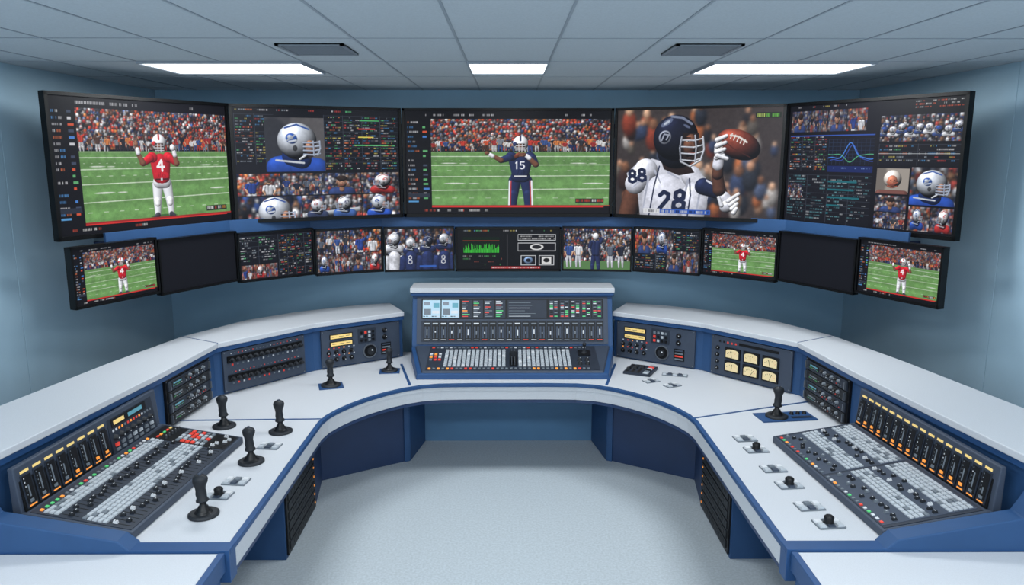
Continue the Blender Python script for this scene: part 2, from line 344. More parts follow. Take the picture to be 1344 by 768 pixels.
def helmet(v,cx,cy,r,c,logo,jersey,d=1,mk=(150,160,178)):
    j=np.array(jersey)
    v.cap(cx-r*1.0,cy+r*1.4,r*.6,cx-r*.2,cy+r*1.25,r*.6,j); v.cap(cx+r*.1,cy+r*1.3,r*.55,cx+r*1.0,cy+r*1.45,r*.55,j); v.cap(cx-r*.3,cy+r*.8,r*.5,cx+r*.2,cy+r*.95,r*.5,j*.6)
    v.cap(cx-r*1.1,cy+r*1.0,r*.05,cx+r*.3,cy+r*1.15,r*.05,(190,194,202),0)
    v.ell(cx+d*r*.45,cy+r*.35,r*.5,r*.58,(142,100,78),0,.7); v.ell(cx+d*r*.06,cy+r*.42,r*.78,r*.58,np.array(c)*.8,0,.9); v.ell(cx,cy,r,r*.93,c,0,.95)
    v.poly([(cx+d*r*.30,cy+r*.05),(cx+d*r*1.0,cy+r*.0),(cx+d*r*.98,cy+r*.7),(cx+d*r*.6,cy+r*.95),(cx+d*r*.38,cy+r*.6)],(42,34,34))
    v.ell(cx+d*r*.64,cy+r*.34,r*.24,r*.38,(146,104,80),0,.7); v.ell(cx+d*r*.72,cy+r*.2,r*.07,r*.035,(25,20,20),0,0); v.cap(cx+d*r*.82,cy+r*.26,r*.05,cx+d*r*.88,cy+r*.42,r*.07,(156,112,88)); v.cap(cx+d*r*.66,cy+r*.58,r*.03,cx+d*r*.82,cy+r*.57,r*.03,(96,56,50),0)
    v.ell(cx-d*r*.28,cy-r*.12,r*.3,r*.27,logo,.4*d,.4); v.ell(cx-d*r*.34,cy-r*.18,r*.16,r*.12,c,.4,.3); v.cap(cx-d*r*.4,cy+r*.05,r*.06,cx-d*r*.05,cy-r*.02,r*.05,c,.2); v.cap(cx-d*r*.5,cy-r*.02,r*.04,cx-d*r*.1,cy-r*.3,r*.04,np.array(c)*.9,0)
    v.ell(cx-d*r*.12,cy+r*.38,r*.12,r*.15,np.array(c)*.3,0,.3); v.curve([(cx-d*r*.6,cy-r*.66),(cx,cy-r*.84),(cx+d*r*.6,cy-r*.6)],r*.04,np.array(logo)*.9)
    for k in range(4): v.curve([(cx+d*r*.32,cy+r*(.1+k*.2)),(cx+d*r*.8,cy+r*(.1+k*.21)),(cx+d*r*1.16,cy+r*(.06+k*.2))],r*.042,mk,.4)
    v.curve([(cx+d*r*1.16,cy+r*.02),(cx+d*r*1.18,cy+r*.4),(cx+d*r*1.05,cy+r*.74)],r*.045,mk,.4); v.curve([(cx+d*r*.82,cy+r*.02),(cx+d*r*.84,cy+r*.76)],r*.04,mk,.4); v.curve([(cx+d*r*.4,cy+r*.75),(cx+d*r*.1,cy+r*.95)],r*.05,(200,204,210),.2)
def closeup(v,seed):   # local 208x140
    rs=np.random.RandomState(seed)
    v.rect(-1,-1,209,141,(58,52,52))
    for k in range(80):
        x=rs.rand()*208;y=rs.rand()*130; r=5+rs.rand()*7; c=np.array([(60,44,42),(138,62,46),(56,68,98),(160,124,100),(38,38,44),(170,100,62),(176,172,170),(45,50,60),(90,84,78),(80,92,120)][rs.randint(10)])
        v.ell(x,y+r,r*.9,r*1.5,c*.9); v.ell(x,y-r*.5,r*.5,r*.65,SK[rs.randint(3)])
    v.blur(4); v.blur(3)
    wt=(206,208,220);nv=(30,38,66);sk=(84,55,43)
    v.cap(24,114,14,14,150,12,sk,.8)
    v.poly([(14,84),(24,74),(48,64),(75,72),(102,76),(118,88),(124,104),(118,142),(34,142),(30,112),(20,104)],wt,.2)
    v.cap(40,80,16,26,98,14,wt,.55); v.cap(100,86,13,112,102,12,wt,.5); v.ell(66,118,30,34,wt,0,.22); v.ell(104,122,18,28,wt,0,.3)
    for (a,b_,c_,d_) in ((44,88,38,130),(52,80,60,96),(96,92,90,130),(112,108,108,136),(70,82,84,90),(34,92,22,104),(84,134,100,126)): v.cap(a,b_,1.5,c_,d_,.8,(164,168,184),0)
    v.curve([(58,74),(52,100),(46,140)],.9,nv); v.curve([(98,90),(100,112),(97,140)],.9,nv)
    digit(v,'8',17,80,9,16,nv,.1,2.0); digit(v,'8',30,78,9,16,nv,.1,2.0)
    digit(v,'2',60,108,13,26,nv,-.2,2.8); digit(v,'8',80,106,13,26,nv,-.15,2.8)
    v.cap(116,100,11,138,108,8.5,nv,.7); v.curve([(120,92),(130,98),(141,102)],1.2,wt); v.cap(140,109,7,148,120,6,sk,.8); v.cap(143,113,7,148,118,6.6,wt,.4)
    v.ell(148,124,11,8,(210,212,222),-.5,.7)
    for k in range(4): v.cap(148+k*2.5,118+k*5,3,160-k*.5,109+k*6.2,2.3,(220,222,230),.7)
    v.cap(140,124,2.8,136,114,2.2,(214,216,224),.7)
    v.poly([(58,60),(96,70),(104,82),(84,86),(64,78)],(48,34,30),.3)
    he=(20,23,38)
    v.ell(80,56,25,21,he,0,1.0); v.ell(78,37,29,30,he,0,1.15)
    v.poly([(88,30),(108,31),(107,60),(98,70),(90,66),(84,54)],(34,25,24)); v.ell(97,47,8.5,15,(96,63,48),.08,.9); v.cap(90,37,1.2,97,37,.8,(28,20,18),0); v.ell(94,41,2.2,1.2,(225,220,215),0,0);v.ell(94.6,41,1,1.2,(20,15,14),0,0); v.ell(103,41,1.8,1.1,(225,220,215),0,0);v.ell(103.4,41,.9,1.1,(20,15,14),0,0); v.cap(100,42,1.2,102,50,2.2,(108,72,55),.6); v.cap(96,57,1.1,103,56.5,1.1,(120,70,64),0); v.cap(96,58.5,.5,103,58,.5,(44,26,24),0); v.ell(98,64,5,3,(40,28,24),0,.4)
    v.ell(64,36,8,9,(150,156,172),.3,.4); v.ell(64,36,6,7,he,.3,.3); v.curve([(60,40),(63,32),(69,33),(66,39)],.9,(150,156,172)); v.ell(80,55,3.6,4.6,(8,9,14),0,.3)
    v.curve([(72,9),(86,11),(98,19)],1.6,(110,118,140)); v.ell(66,17,9,3.4,(92,102,130),-.6,0); v.ell(66,17,5,1.6,(180,188,204),-.6,0); v.ell(92,22,5,1.6,(86,94,120),.5,0)
    for k in range(4): v.curve([(85,40+k*8.5),(102,40.5+k*8.8),(113,38+k*8.4)],1.0,(176,180,190),.6)
    v.curve([(113,36),(115,52),(111,66)],1.2,(180,184,194),.6); v.curve([(103,34),(105,50),(104,68)],1.0,(170,174,186),.6); v.curve([(86,36),(84,50),(86,68)],1.1,(150,155,168),.6); v.curve([(86,68),(98,74),(111,66)],1.2,(176,180,190),.6)
    v.cap(136,104,8,133,84,7,sk,.8); v.cap(133,84,7,134,68,6,sk,.8); v.cap(133,72,6.8,134,64,6.4,wt,.5); v.ell(136,52,8.5,13,(208,210,220),.1,.7)
    v.ell(157,46,28,18,(112,54,42),.42,1.0); v.curve([(147,34),(157,36),(167,43)],1.1,(220,216,210)); v.curve([(133,38),(137,46),(135,54)],1.4,(206,202,198)); 
    for k in range(5): v.cap(149+k*4,32+k*2,.7,147+k*4,38+k*2,.7,(220,216,210),0)
    v.curve([(131,34),(150,50),(172,62)],.5,(70,34,28))
    for k in range(4): v.cap(131,40+k*7.5,3.4,142-k*.8,35+k*8.4,2.5,(216,218,226),.8)
    v.cap(132,60,3.2,144,64,2.6,(212,214,222),.8)
    v.fract(.12,rs,4)
    v.rect(176,6,206,13,(28,40,30)); glyphs(v,178,7.5,205,12,5,rs,1,[(120,210,80),(200,220,110)],.8)
    v.rect(38,131,60,137,(210,212,216)); v.rect(60,131,126,137,(44,84,170)); glyphs(v,40,132.5,124,137,5,rs,1,[(230,230,230),(20,20,40)],.7)
def thumbs(v,w,h,nx,ny,seed,kinds=None):
    rs=np.random.RandomState(seed)
    for j in range(ny):
        for i in range(nx):
            s=v.sub(i*w/nx+.5,j*h/ny+.5,(i+1)*w/nx-.5,(j+1)*h/ny-.5,60,40); k=rs.randint(5) if kinds is None else kinds[(i+j*nx)%len(kinds)]
            crowd(s,60,40,7,PALB if rs.rand()<.6 else PAL,rs,2)
            if k==0: helmet(s,26,15,12,(180,186,198),(40,74,150),(40,72,150))
            elif k==1: person(s,20,60,52,(40,62,128),(190,192,198),SK[rs.randint(3)],1); person(s,44,62,50,(190,192,198),(60,70,100),SK[rs.randint(3)])
            elif k==2:
                s.cap(20,38,11,40,38,11,(44,58,100)); s.cap(30,26,4,30,32,4,(150,110,88)); s.ell(30,17,8,10.5,(176,132,108),0,.7); s.ell(30,10,8.6,5.5,(46,36,32)); s.ell(22.4,18,1.4,2.4,(150,110,90)); s.ell(37.6,18,1.4,2.4,(150,110,90)); s.ell(27,16,1.2,.8,(40,30,30));s.ell(33,16,1.2,.8,(40,30,30));s.cap(30,17,.7,30.4,20,1.2,(160,116,94));s.cap(27.5,23,.6,32.5,23,.6,(130,70,60),0)
            elif k==3: helmet(s,34,15,13,(206,207,212),(176,56,50),(160,46,46),-1)
            else:
                for q in range(4): person(s,8+q*15,38+rs.rand()*6,30,PALB[rs.randint(len(PALB))],PALB[rs.randint(len(PALB))],SK[rs.randint(3)],rs.randint(3))
            s.fract(.2,rs,5)
def table(v,w,h,seed,cols=3,rh=4.,tint=TXT,lines=True):
    rs=np.random.RandomState(seed); v.rect(-1,-1,w+1,h+1,(17,19,25))
    for c in range(cols): glyphs(v,c*w/cols+1.5,2,(c+.88)*w/cols,h-1,rh,rs,.62,tint,.42)
    if lines:
        for k in range(int(h/(rh*2))): v.rect(0,k*rh*2+.9,w,k*rh*2+1.4,(50,56,66))
        for c in range(cols): v.rect(c*w/cols,0,c*w/cols+.5,h,(60,66,78))
def graph(v,w,h,seed):
    v.rect(-1,-1,w+1,h+1,(12,16,28))
    for k in range(7): v.rect(0,k*h/7,w,k*h/7+.4,(34,50,76))
    for k in range(11): v.rect(k*w/11,0,k*w/11+.4,h,(34,50,76))
    P=[(x,h*.75-h*.6*math.exp(-((x-w*.5)/(w*.14))**2)-1*math.sin(x*.3)) for x in np.linspace(0,w,40)]
    v.curve(P,.55,(70,130,220)); v.curve([(a,h*.8-(b*.5)+6) for a,b in P],.4,(90,180,130)); v.curve([(a+3,b+3) for a,b in P],.35,(60,90,190))
def scr2(v,w,h,seed):
    v=v.sub(0,0,w,h,215,143); v.rect(-1,-1,216,144,(18,20,26)); rs=np.random.RandomState(seed)
    glyphs(v,4,2,160,6,4,rs,.5)
    table(v.sub(2,8,50,72,48,64),48,64,seed+1,2,3.6)
    s=v.sub(38,12,113,82,75,70); s.rect(-1,-1,76,71,(66,66,70)); s.ell(60,20,30,40,(84,82,84),0,0); s.ell(10,40,22,40,(46,48,54),0,0); s.blur(5); helmet(s,40,30,25,(176,182,192),(44,84,165),(38,72,155)); s.fract(.08,rs,5)
    table(v.sub(113,8,214,82,101,74),101,74,seed+2,4,3.4)
    for k in range(6): v.rect(150+rs.rand()*50,14+k*11,157+rs.rand()*50,15.3+k*11,[(80,180,110),(200,60,60),(210,190,80)][k%3])
    thumbs(v.sub(1,84,214,113,213,29),213,29,4,1,seed+3,[1,4,2,3])
    s=v.sub(1,114,80,143,79,29); crowd(s,79,29,12,PALB,rs,3); helmet(s,45,20,21,(184,190,200),(40,76,155),(40,72,150),1); s.fract(.12,rs,5)
    s=v.sub(81,114,160,143,79,29); crowd(s,79,29,8,PALB,rs,2); s.cap(5,26,3,75,20,3,(150,154,160)); helmet(s,20,13,9,(190,194,202),(160,50,50),(50,60,90)); helmet(s,56,11,10,(186,190,198),(60,60,90),(60,90,150),-1)
    s=v.sub(161,114,214,143,53,29); crowd(s,53,29,8,PALB,rs,2); helmet(s,24,11,11,(190,196,206),(40,76,160),(44,80,170)); s.fract(.12,rs,5)
def scr5(v,w,h,seed):
    v=v.sub(0,0,w,h,225,165); v.rect(-1,-1,226,166,(14,15,20)); rs=np.random.RandomState(seed)
    thumbs(v.sub(3,8,112,38,109,30),109,30,4,1,3,[2,4,2,1]); v.rect(30,22,112,22.6,(16,16,20))
    glyphs(v,4,2,90,6,4,rs,.5); table(v.sub(3,42,60,92,57,50),57,50,9,3,3.4); graph(v.sub(62,48,124,82,62,34),62,34,2)
    v.rect(3,42,124,43.6,(50,84,170)); v.rect(62,84,124,92,(20,36,90)); glyphs(v,64,86,122,91,4,rs,.7,[(120,150,210)])
    table(v.sub(3,96,124,163,121,67),121,67,12,4,4.2,[(110,170,180),(90,140,150),(60,95,105),(180,185,190)])
    for k in range(5): v.rect(64,104+k*11,64+rs.rand()*55,106.4+k*11,(26,96,106))
    s=v.sub(4,110,26,130,60,40); crowd(s,60,40,9,PALB,rs,1)
    glyphs(v,170,3,222,14,3.6,rs,.8,[(210,90,60),(205,205,205)]); s=v.sub(130,20,224,52,94,32); crowd(s,94,32,6,PALB,rs,1); 
    for i in range(9): helmet(s,5+i*10.6,13+rs.rand()*5,4.6,(196,198,204) if i%3 else (40,60,110),(60,70,120),(200,202,208) if i%2 else (50,70,120),1 if i%2 else -1)
    table(v.sub(130,55,224,82,94,27),94,27,14,2,4.5); v.rect(130,67,224,67.7,(180,185,190))
    s=v.sub(130,86,170,118,60,48); s.rect(-1,-1,61,49,(150,142,134)); s.ell(8,20,12,30,(110,104,98),0,0); s.blur(3); s.cap(8,50,9,52,50,9,(96,62,56)); s.ell(30,20,16.5,17,(206,198,190),0,.8); s.ell(30,25,9.5,12,(176,108,84),0,.7); s.ell(27,22,1.3,.8,(50,34,30),0,0); s.ell(34,22,1.3,.8,(50,34,30),0,0); s.cap(30,23,.8,30.6,27,1.4,(186,120,96)); s.cap(27,31,.8,34,31,.8,(120,62,54),0); s.curve([(20,26),(30,29),(40,26)],.8,(170,90,70)); s.curve([(21,33),(30,36),(39,33)],.8,(170,90,70))
    s=v.sub(172,84,224,130,60,52); crowd(s,60,52,12,PALB,rs,3); helmet(s,28,22,20,(180,186,196),(44,84,165),(38,72,155)); s.fract(.1,rs,5)
    thumbs(v.sub(130,120,170,163,40,43),40,43,1,2,31,[2,4]); thumbs(v.sub(172,132,224,163,52,31),52,31,2,1,18,[0,3])
def scr_wave(v,w,h,seed):
    rs=np.random.RandomState(seed); v=v.sub(0,0,w,h,135,58); v.rect(-1,-1,136,59,(12,14,16))
    glyphs(v,3,2,125,4.4,3,rs,.4); v.rect(8,12,56,34,(10,26,14)); 
    for k in range(60): x=9+k*.78; hh=3+rs.rand()*10; v.rect(x,34-hh,x+.5,34,(60,190,60))
    v.rect(8,17,56,17.6,(200,70,50)); v.rect(66,8,67,56,(60,60,64)); glyphs(v,8,38,60,54,4,rs,.5,[(140,70,60),(150,150,150),(80,150,90)])
    for (a,b,c,d) in ((80,20,130,32),(84,38,104,52),(108,38,128,52),(80,8,130,17)): v.rect(a,b,c,d,(190,192,196)); v.rect(a+.8,b+.8,c-.8,d-.8,(18,18,22))
    v.ell(105,26,9,4.5,(210,210,210),0,0); v.ell(105,26,6,2.8,(30,30,34),0,0); v.ell(94,45,6,5,(120,145,180));v.ell(94,45,3,2.5,(20,20,30)); v.rect(112,40,124,50,(205,205,205)); v.ell(118,45,4,3,(30,30,30),0,0); glyphs(v,82,10,128,16,3.4,rs,.8,[(210,210,210)],.5)
    v.rect(45,54,110,57,(170,40,40)); glyphs(v,46,54.8,108,57,3,rs,1,[(230,230,230)],.5)

SCREEN=bpy.data.materials.new('monitor_screen_led'); SCREEN.use_nodes=True
nt=SCREEN.node_tree; bs=nt.nodes['Principled BSDF']; at=nt.nodes.new('ShaderNodeAttribute'); at.attribute_name='pix'
bs.inputs['Base Color'].default_value=(.006,.006,.008,1); bs.inputs['Roughness'].default_value=.35; bs.inputs['Specular IOR Level'].default_value=.1
bs.inputs['Emission Strength'].default_value=1.05
nt.links.new(at.outputs['Color'],bs.inputs['Emission Color'])
def screen_obj(T,x0,x1,y0,y1,z,cv,parent):
    A=cv.i; ny,nx=A.shape[:2]
    X,Y=np.meshgrid(np.linspace(x0,x1,nx),np.linspace(y1,y0,ny)); P=np.stack([X,Y,np.full_like(X,z),np.ones_like(X)],-1).reshape(-1,4)
    W=(P@np.array(T).T)[:,:3]
    idx=np.arange(nx*ny).reshape(ny,nx); q=np.stack([idx[1:,:-1],idx[1:,1:],idx[:-1,1:],idx[:-1,:-1]],-1).reshape(-1)
    me=bpy.data.meshes.new('screen'); me.vertices.add(nx*ny); me.vertices.foreach_set('co',W.astype(np.float32).ravel())
    nf=len(q)//4; me.loops.add(len(q)); me.loops.foreach_set('vertex_index',q.astype(np.int32)); me.polygons.add(nf)
    me.polygons.foreach_set('loop_start',np.arange(0,len(q),4,dtype=np.int32)); 
    me.update(calc_edges=True)
    C=np.clip(np.nan_to_num(A),0,1); L=np.where(C<=.04045,C/12.92,((C+.055)/1.055)**2.4)
    ca=me.color_attributes.new('pix','FLOAT_COLOR','POINT')
    ca.data.foreach_set('color',np.concatenate([L,np.ones((ny,nx,1))],-1).astype(np.float32).ravel())
    me.materials.append(SCREEN); o=bpy.data.objects.new('screen',me); bpy.context.scene.collection.objects.link(o); o.parent=parent
def monitor(name,p0,p1,z0,z1,painter,sc,bz,pw,ph):
    p0=Vector(p0);p1=Vector(p1); d=(p1-p0).normalized(); w=(p1-p0).length; h=z1-z0
    T=frame((p0.x,p0.y,z0),(d.x,d.y,0),(0,0,1)); e=empty(name); g=.004; b=MB()
    b.box(T,g,w-g,0,h,-.05,-.012,BEZ)
    b.prism(T,[(w*.2,h*.2),(w*.8,h*.2),(w*.8,h*.8),(w*.2,h*.8)],-.07,-.05,BEZ)
    for r in ((g,w-g,h-bz,h),(g,w-g,0,bz*1.25),(g,g+bz,0,h),(w-g-bz,w-g,0,h)): b.box(T,*r,-.012,.006,BEZ)
    b.build('housing',e)
    cv=canvas(pw,ph,sc)
    if painter: painter(cv,pw,ph)
    else: cv.i[...]=np.array((13,15,20))/255.
    screen_obj(T,g+bz,w-g-bz,bz*1.25,h-bz,-.008,cv,e)
def mir(p): return (-p[0],p[1])
UP=[(-2.78,4.70),(-2.12,5.93),(-.895,6.55),(.895,6.55),(2.12,5.93),(2.78,4.70)]
def c4(v,w,h): closeup(v.sub(0,0,w,h,208,140),5)
paint=[lambda v,w,h:tv(v,w,h,'red',11,1,True,.9),lambda v,w,h:scr2(v,w,h,21),lambda v,w,h:tv(v,w,h,'navy',14,1,True,.78),c4,lambda v,w,h:scr5(v,w,h,4)]
dims=[(225,160),(215,145),(262,138),(212,142),(240,172)]
for i in range(5):
    monitor('large_wall_monitor',UP[i],UP[i+1],1.957,2.867,paint[i],2.0,.022,*dims[i])
LW=[(-2.65,4.58),(-2.39,5.17),(-2.07,5.80),(-1.59,6.23),(-1.065,6.48),(-.462,6.55)]; LW=LW+[mir(p) for p in LW[::-1]]
zt=[1.935,1.915,1.895,1.88,1.875,1.87,1.875,1.88,1.895,1.915,1.935]; zb=[z-.385 for z in zt]
def crw(seed,nh):
    def f(v,w,h):
        rs=np.random.RandomState(seed); crowd(v,w,h,8,PALB,rs,2)
        for i in range(nh):
            x=w*(i+.5)/nh; c=(190,192,200) if rs.rand()<.5 else (36,46,84)
            s=h*.2; helmet(v,x,h*(.25+.12*rs.rand()),s*(.6+.3*rs.rand()),(40,48,72) if rs.rand()<.6 else (180,184,192),(180,185,200),c,1 if i%2 else -1)
            v.cap(x-s,h*.75,s*.5,x-s*1.2,h,s*.4,c); v.cap(x+s,h*.75,s*.5,x+s*1.2,h,s*.4,c); v.cap(x,h*.7,s*.8,x,h,s*.75,c)
            if i%2: digit(v,'8',x-s*.4,h*.66,s*.5,h*.2,(40,48,80) if c[0]>100 else (190,192,200),0,.7)
        v.fract(.25,rs,5); v.rect(w*.5,h*.9,w*.75,h*.95,(50,90,170))
    return f
def p7(v,w,h):
    rs=np.random.RandomState(9); crowd(v,w,h,6,PALB,rs,1); v.rect(0,h*.8,w+1,h+1,(84,120,74)); 
    for x in (.08,.22,.7,.86): person(v,w*x,h*.95,h*.62,PALB[rs.randint(9)],(180,182,190),SK[rs.randint(3)],rs.randint(2))
    person(v,w*.48,h*1.12,h*1.0,(34,44,80),(36,46,84),(150,150,156),1); v.ell(w*.48,h*.2,h*.08,h*.09,(215,216,222),0,.7)
def s8(v,w,h):
    v.rect(-1,-1,w+1,h+1,(14,15,20)); thumbs(v.sub(0,0,w*.6,h*.6,50,36),50,36,2,1,52,[2,0]); table(v.sub(w*.6,h*.02,w,h*.5,50,30),50,30,51,2,3.4); thumbs(v.sub(w*.5,h*.5,w,h,50,30),50,30,2,1,55,[2,4]); table(v.sub(0,h*.6,w*.5,h,50,24),50,24,57,3,3.4)
def s3(v,w,h):
    v.rect(-1,-1,w+1,h+1,(14,15,20)); table(v.sub(0,h*.04,w*.5,h*.66,60,36),60,36,91,2,3.2,[(200,200,205),(205,205,210),(150,160,170),(90,180,120)]); table(v.sub(w*.52,h*.04,w,h,60,60),60,60,92,4,3.4); thumbs(v.sub(0,h*.68,w*.5,h,60,20),60,20,3,1,93,[1,3,4])
sm=[lambda v,w,h:tv(v,w,h,'red',61,1),None,s3,lambda v,w,h:(thumbs(v.sub(0,0,w,h*.55,w,30),w,30,2,1,81,[4,1]),thumbs(v.sub(0,h*.55,w,h,w,30),w,30,4,1,83,[0,4,2,3])),crw(4,4),lambda v,w,h:scr_wave(v,w,h,3),p7,s8,lambda v,w,h:tv(v,w,h,'red',64,1,True),None,lambda v,w,h:tv(v,w,h,'red',66,1)]
for i in range(11):
    monitor('small_wall_monitor',LW[i],LW[i+1],zb[i],zt[i],sm[i],2.1 if sm[i] else .3,.014,115 if i!=5 else 135,65)
# support frame behind the monitors, bracketed to the walls
def off(P,d):
    out=[]
    for i,p in enumerate(P):
        a=Vector(P[max(i-1,0)]);b=Vector(P[min(i+1,len(P)-1)]);t=(b-a).normalized(); out.append((p[0]-t.y*d,p[1]+t.x*d))
    return out
def clipends(P,k):
    P=[Vector(p) for p in P]; a=P[0].lerp(P[1],k); z=P[-1].lerp(P[-2],k); return [tuple(a)]+[tuple(p) for p in P[1:-1]]+[tuple(z)]
b=MB()
UPc=clipends(UP,.3); LWc=clipends(LW,.5)
A=off(UPc,.10);B=off(UPc,.14)
b.ribbon(A,B,2.62,2.74,NAVY); b.ribbon(A,B,2.08,2.2,NAVY)
A=off(LWc,.10);B=off(LWc,.13); b.ribbon(A,B,1.80,1.86,NAVY)
A=off(LWc,.082);B=off(LWc,.10); b.ribbon(A,B,1.62,1.99,BODY)
for sx in (-1,1):
    for z in (2.14,2.68,1.82):
        b.box(I4,*(sorted((sx*2.40,sx*3.118))),5.72,5.76,z-.02,z+.02,NAVY)
        b.box(I4,*sorted((sx*.5,sx*.55)),6.66,6.948,z-.02,z+.02,NAVY); b.box(I4,*sorted((sx*1.5,sx*1.55)),6.42,6.948,z-.02,z+.02,NAVY)
b.build('video_wall_support_frame',fix=True)

# ------------------------------------------------------------ control desk
desk=empty('control_desk')
IN=[(-1.25,3.15),(-1.243,3.7),(-1.24,4.25),(-1.235,4.8),(-1.215,4.92),(-1.17,5.04),(-1.10,5.17),(-1.01,5.30),(-.90,5.42),(-.78,5.52),(-.66,5.585),(-.52,5.62),(-.3,5.63)]
OUT=[(-2.78,3.15),(-2.76,3.7),(-2.74,4.1),(-2.5,5.3),(-2.43,5.5),(-2.3,5.75),(-2.12,6.05),(-1.9,6.25),(-1.7,6.4),(-1.45,6.58),(-1.2,6.64),(-.9,6.6),(-.4,6.6)]
INF=IN+[mir(p) for p in IN[::-1]]; OUTF=OUT+[mir(p) for p in OUT[::-1]]
b=MB(); b.ribbon(INF,OUTF,.70,.75,WHITE); b.build('desktop',desk,fix=True)
b=MB(); b.ribbon(off(INF,-.006),off(INF,.024),.728,.7535,BLUE); b.build('edge_trim',desk,bevel=.003,fix=True)
b=MB(); b.ribbon(off(INF,.004),off(INF,.03),.625,.727,WHITE); b.build('fascia',desk,bevel=.003,fix=True)
b=MB(); b.ribbon(off(INF,.008),off(INF,.034),.60,.625,NAVY); b.build('fascia_lower_trim',desk,fix=True)
def strip(b,p,q,w,z0,z1,m):
    p=Vector(p);q=Vector(q);d=(q-p).normalized();n=Vector((-d.y,d.x))*w/2
    b.prism(I4,[tuple(p-n),tuple(q-n),tuple(q+n),tuple(p+n)],z0,z1,m)
b=MB(); strip(b,(-2.28,4.83),(-1.235,4.86),.020,.745,.7525,BLUE); strip(b,(2.14,5.2),(1.235,4.86),.020,.745,.7525,BLUE)
for sx in (-1,1):
    b.prism(I4,[(sx*1.245,3.135),(sx*2.8,3.135),(sx*2.8,3.215),(sx*1.245,3.215)],.60,.756,BLUE)
    strip(b,(sx*.75,5.60),(sx*.90,6.2),.022,.745,.7525,BLUE)
b.build('desktop_seam_trim',desk,bevel=.002,fix=True)
R=[(-2.38,3.22),(-2.3,3.8),(-2.2,4.6),(-2.13,5.34),(-1.855,5.67),(-1.58,6.0),(-1.25,6.225),(-.92,6.45)]
O=[(-2.78,3.22),(-2.76,3.9),(-2.6,4.8),(-2.43,5.53),(-2.14,6.1),(-1.82,6.42),(-1.44,6.67),(-1.08,6.82)]
for side in (0,1):
    f=(lambda p:p) if side==0 else mir
    r=[f(p) for p in R]; o=[f(p) for p in O]
    b=MB(); b.ribbon(r,o,.75,1.085,BODY); b.build('riser',desk,bevel=.004,fix=True)
    ro=[f(p) for p in off(R,-.045)]; ri=[f(p) for p in off(R,-.035)]
    b=MB(); b.ribbon(ri,o,1.085,1.117,BLUE); b.build('ledge_blue_band',desk,fix=True)
    b=MB(); b.ribbon(ro[:4],o[:4],1.117,1.155,WHITE); b.ribbon(ro[3:],o[3:],1.117,1.1545,WHITE); b.build('ledge_top',desk,bevel=.005,fix=True)
    b=MB(); strip(b,ro[3],o[3],.007,1.15,1.1562,BLUE); b.build('ledge_seam',desk,fix=True)
    sx=-1 if side==0 else 1
    b=MB(); T=frame((0,3.135,0),(1,0,0),(0,0,1))
    b.prism(T,[(sx*2.78,.75),(sx*2.78,1.09),(sx*2.40,1.09),(sx*2.29,.90),(sx*1.74,.80),(sx*1.68,.75)],-.10,-.0,BODY); b.build('end_cheek',desk,bevel=.006,fix=True)
    b=MB(); b.ribbon([f(p) for p in off(OUT,-.03)][:-2],[f(p) for p in OUT][:-2],0,.70,BODY); b.build('outer_skirt',desk,fix=True)
    b=MB()
    b.box(I4,*sorted((sx*1.385,sx*2.3)),4.38,5.1,0,.70,BODY)
    strip(b,(sx*1.40,5.10),(sx*1.46,5.56),.03,0,.70,NAVY); strip(b,(sx*1.46,5.56),(sx*.82,5.96),.03,0,.70,NAVY)
    b.build('pedestal',desk,fix=True)
    b=MB(); strip(b,(sx*.82,5.94),(sx*.745,6.38),.03,0,.70,BODY); strip(b,(sx*.86,5.93),(sx*.82,5.95),.05,0,.70,BODY); b.build('leg_panel',desk,bevel=.003,fix=True)
    b=MB(); T=frame((sx*1.384,4.40 if sx<0 else 5.08,.02),(0,1,0) if sx<0 else (0,-1,0),(0,0,1))
    b.box(T,0,.68,0,.62,0,.012,BLACK)
    for k in range(9):
        b.box(T,.03,.65,.025+k*.065,.075+k*.065,.012,.018,RUB)
        for q in range(16): b.box(T,.10+q*.032,.12+q*.032,.04+k*.065,.06+k*.065,.018,.0195,BLACK)
        b.cb(T,.63 if sx<0 else .05,.05+k*.065,.012,.012,.018,.022,ORG)
    b.build('under_desk_server_rack')
b=MB(); b.box(I4,-.76,.76,6.38,6.41,0,.70,mat('knee_back_blue',(74,116,152),.6,noise=.03,nscale=4)); b.build('modesty_panel',desk)
for sx in (-1,1):
    e=empty('side_desk'); b=MB()
    b.box(I4,*sorted((sx*1.285,sx*3.0)),2.1,3.12,0,.69,BODY); b.build('cabinet',e,bevel=.004,fix=True)
    b=MB(); b.box(I4,*sorted((sx*1.29,sx*3.05)),2.1,3.13,.69,.745,WHITE); b.build('top',e,bevel=.004,fix=True)
    b=MB(); b.box(I4,*sorted((sx*1.262,sx*1.292)),2.1,3.13,.66,.748,BLUE); b.build('edge_trim',e,bevel=.003,fix=True)

# ------------------------------------------------------------ equipment
def leds(b,T,x0,x1,y,n,s,rs,cols):
    for i in range(n): b.cb(T,x0+(x1-x0)*(i+.5)/n,y,s,s,0,.003,cols[rs.randint(len(cols))])
def seg(p0,p1,a,c,side,z,tilt=0):
    p0=Vector(p0);p1=Vector(p1);d=(p1-p0).normalized();s=p0+d*a;e=p0+d*c
    if side: s,e=Vector(mir(e)),Vector(mir(s))
    d=(e-s).normalized(); return frame((s.x,s.y,z),(d.x,d.y,0),(0,0,1)),(e-s).length
PA,PB,PC,PD=(-2.2,4.6),(-2.13,5.34),(-1.58,6.0),(-.92,6.45)
def plate(b,T,w,h,m=SLATE,th=.022):
    b.box(T,0,w,0,h,0,th,m)
    for x in (.012,w-.012):
        for y in (.012,h-.012): b.cyl(T,x,y,th,th+.003,.005,STEEL,seg=8)
    return T@Matrix.Translation((0,0,th))
rs=np.random.RandomState(5)
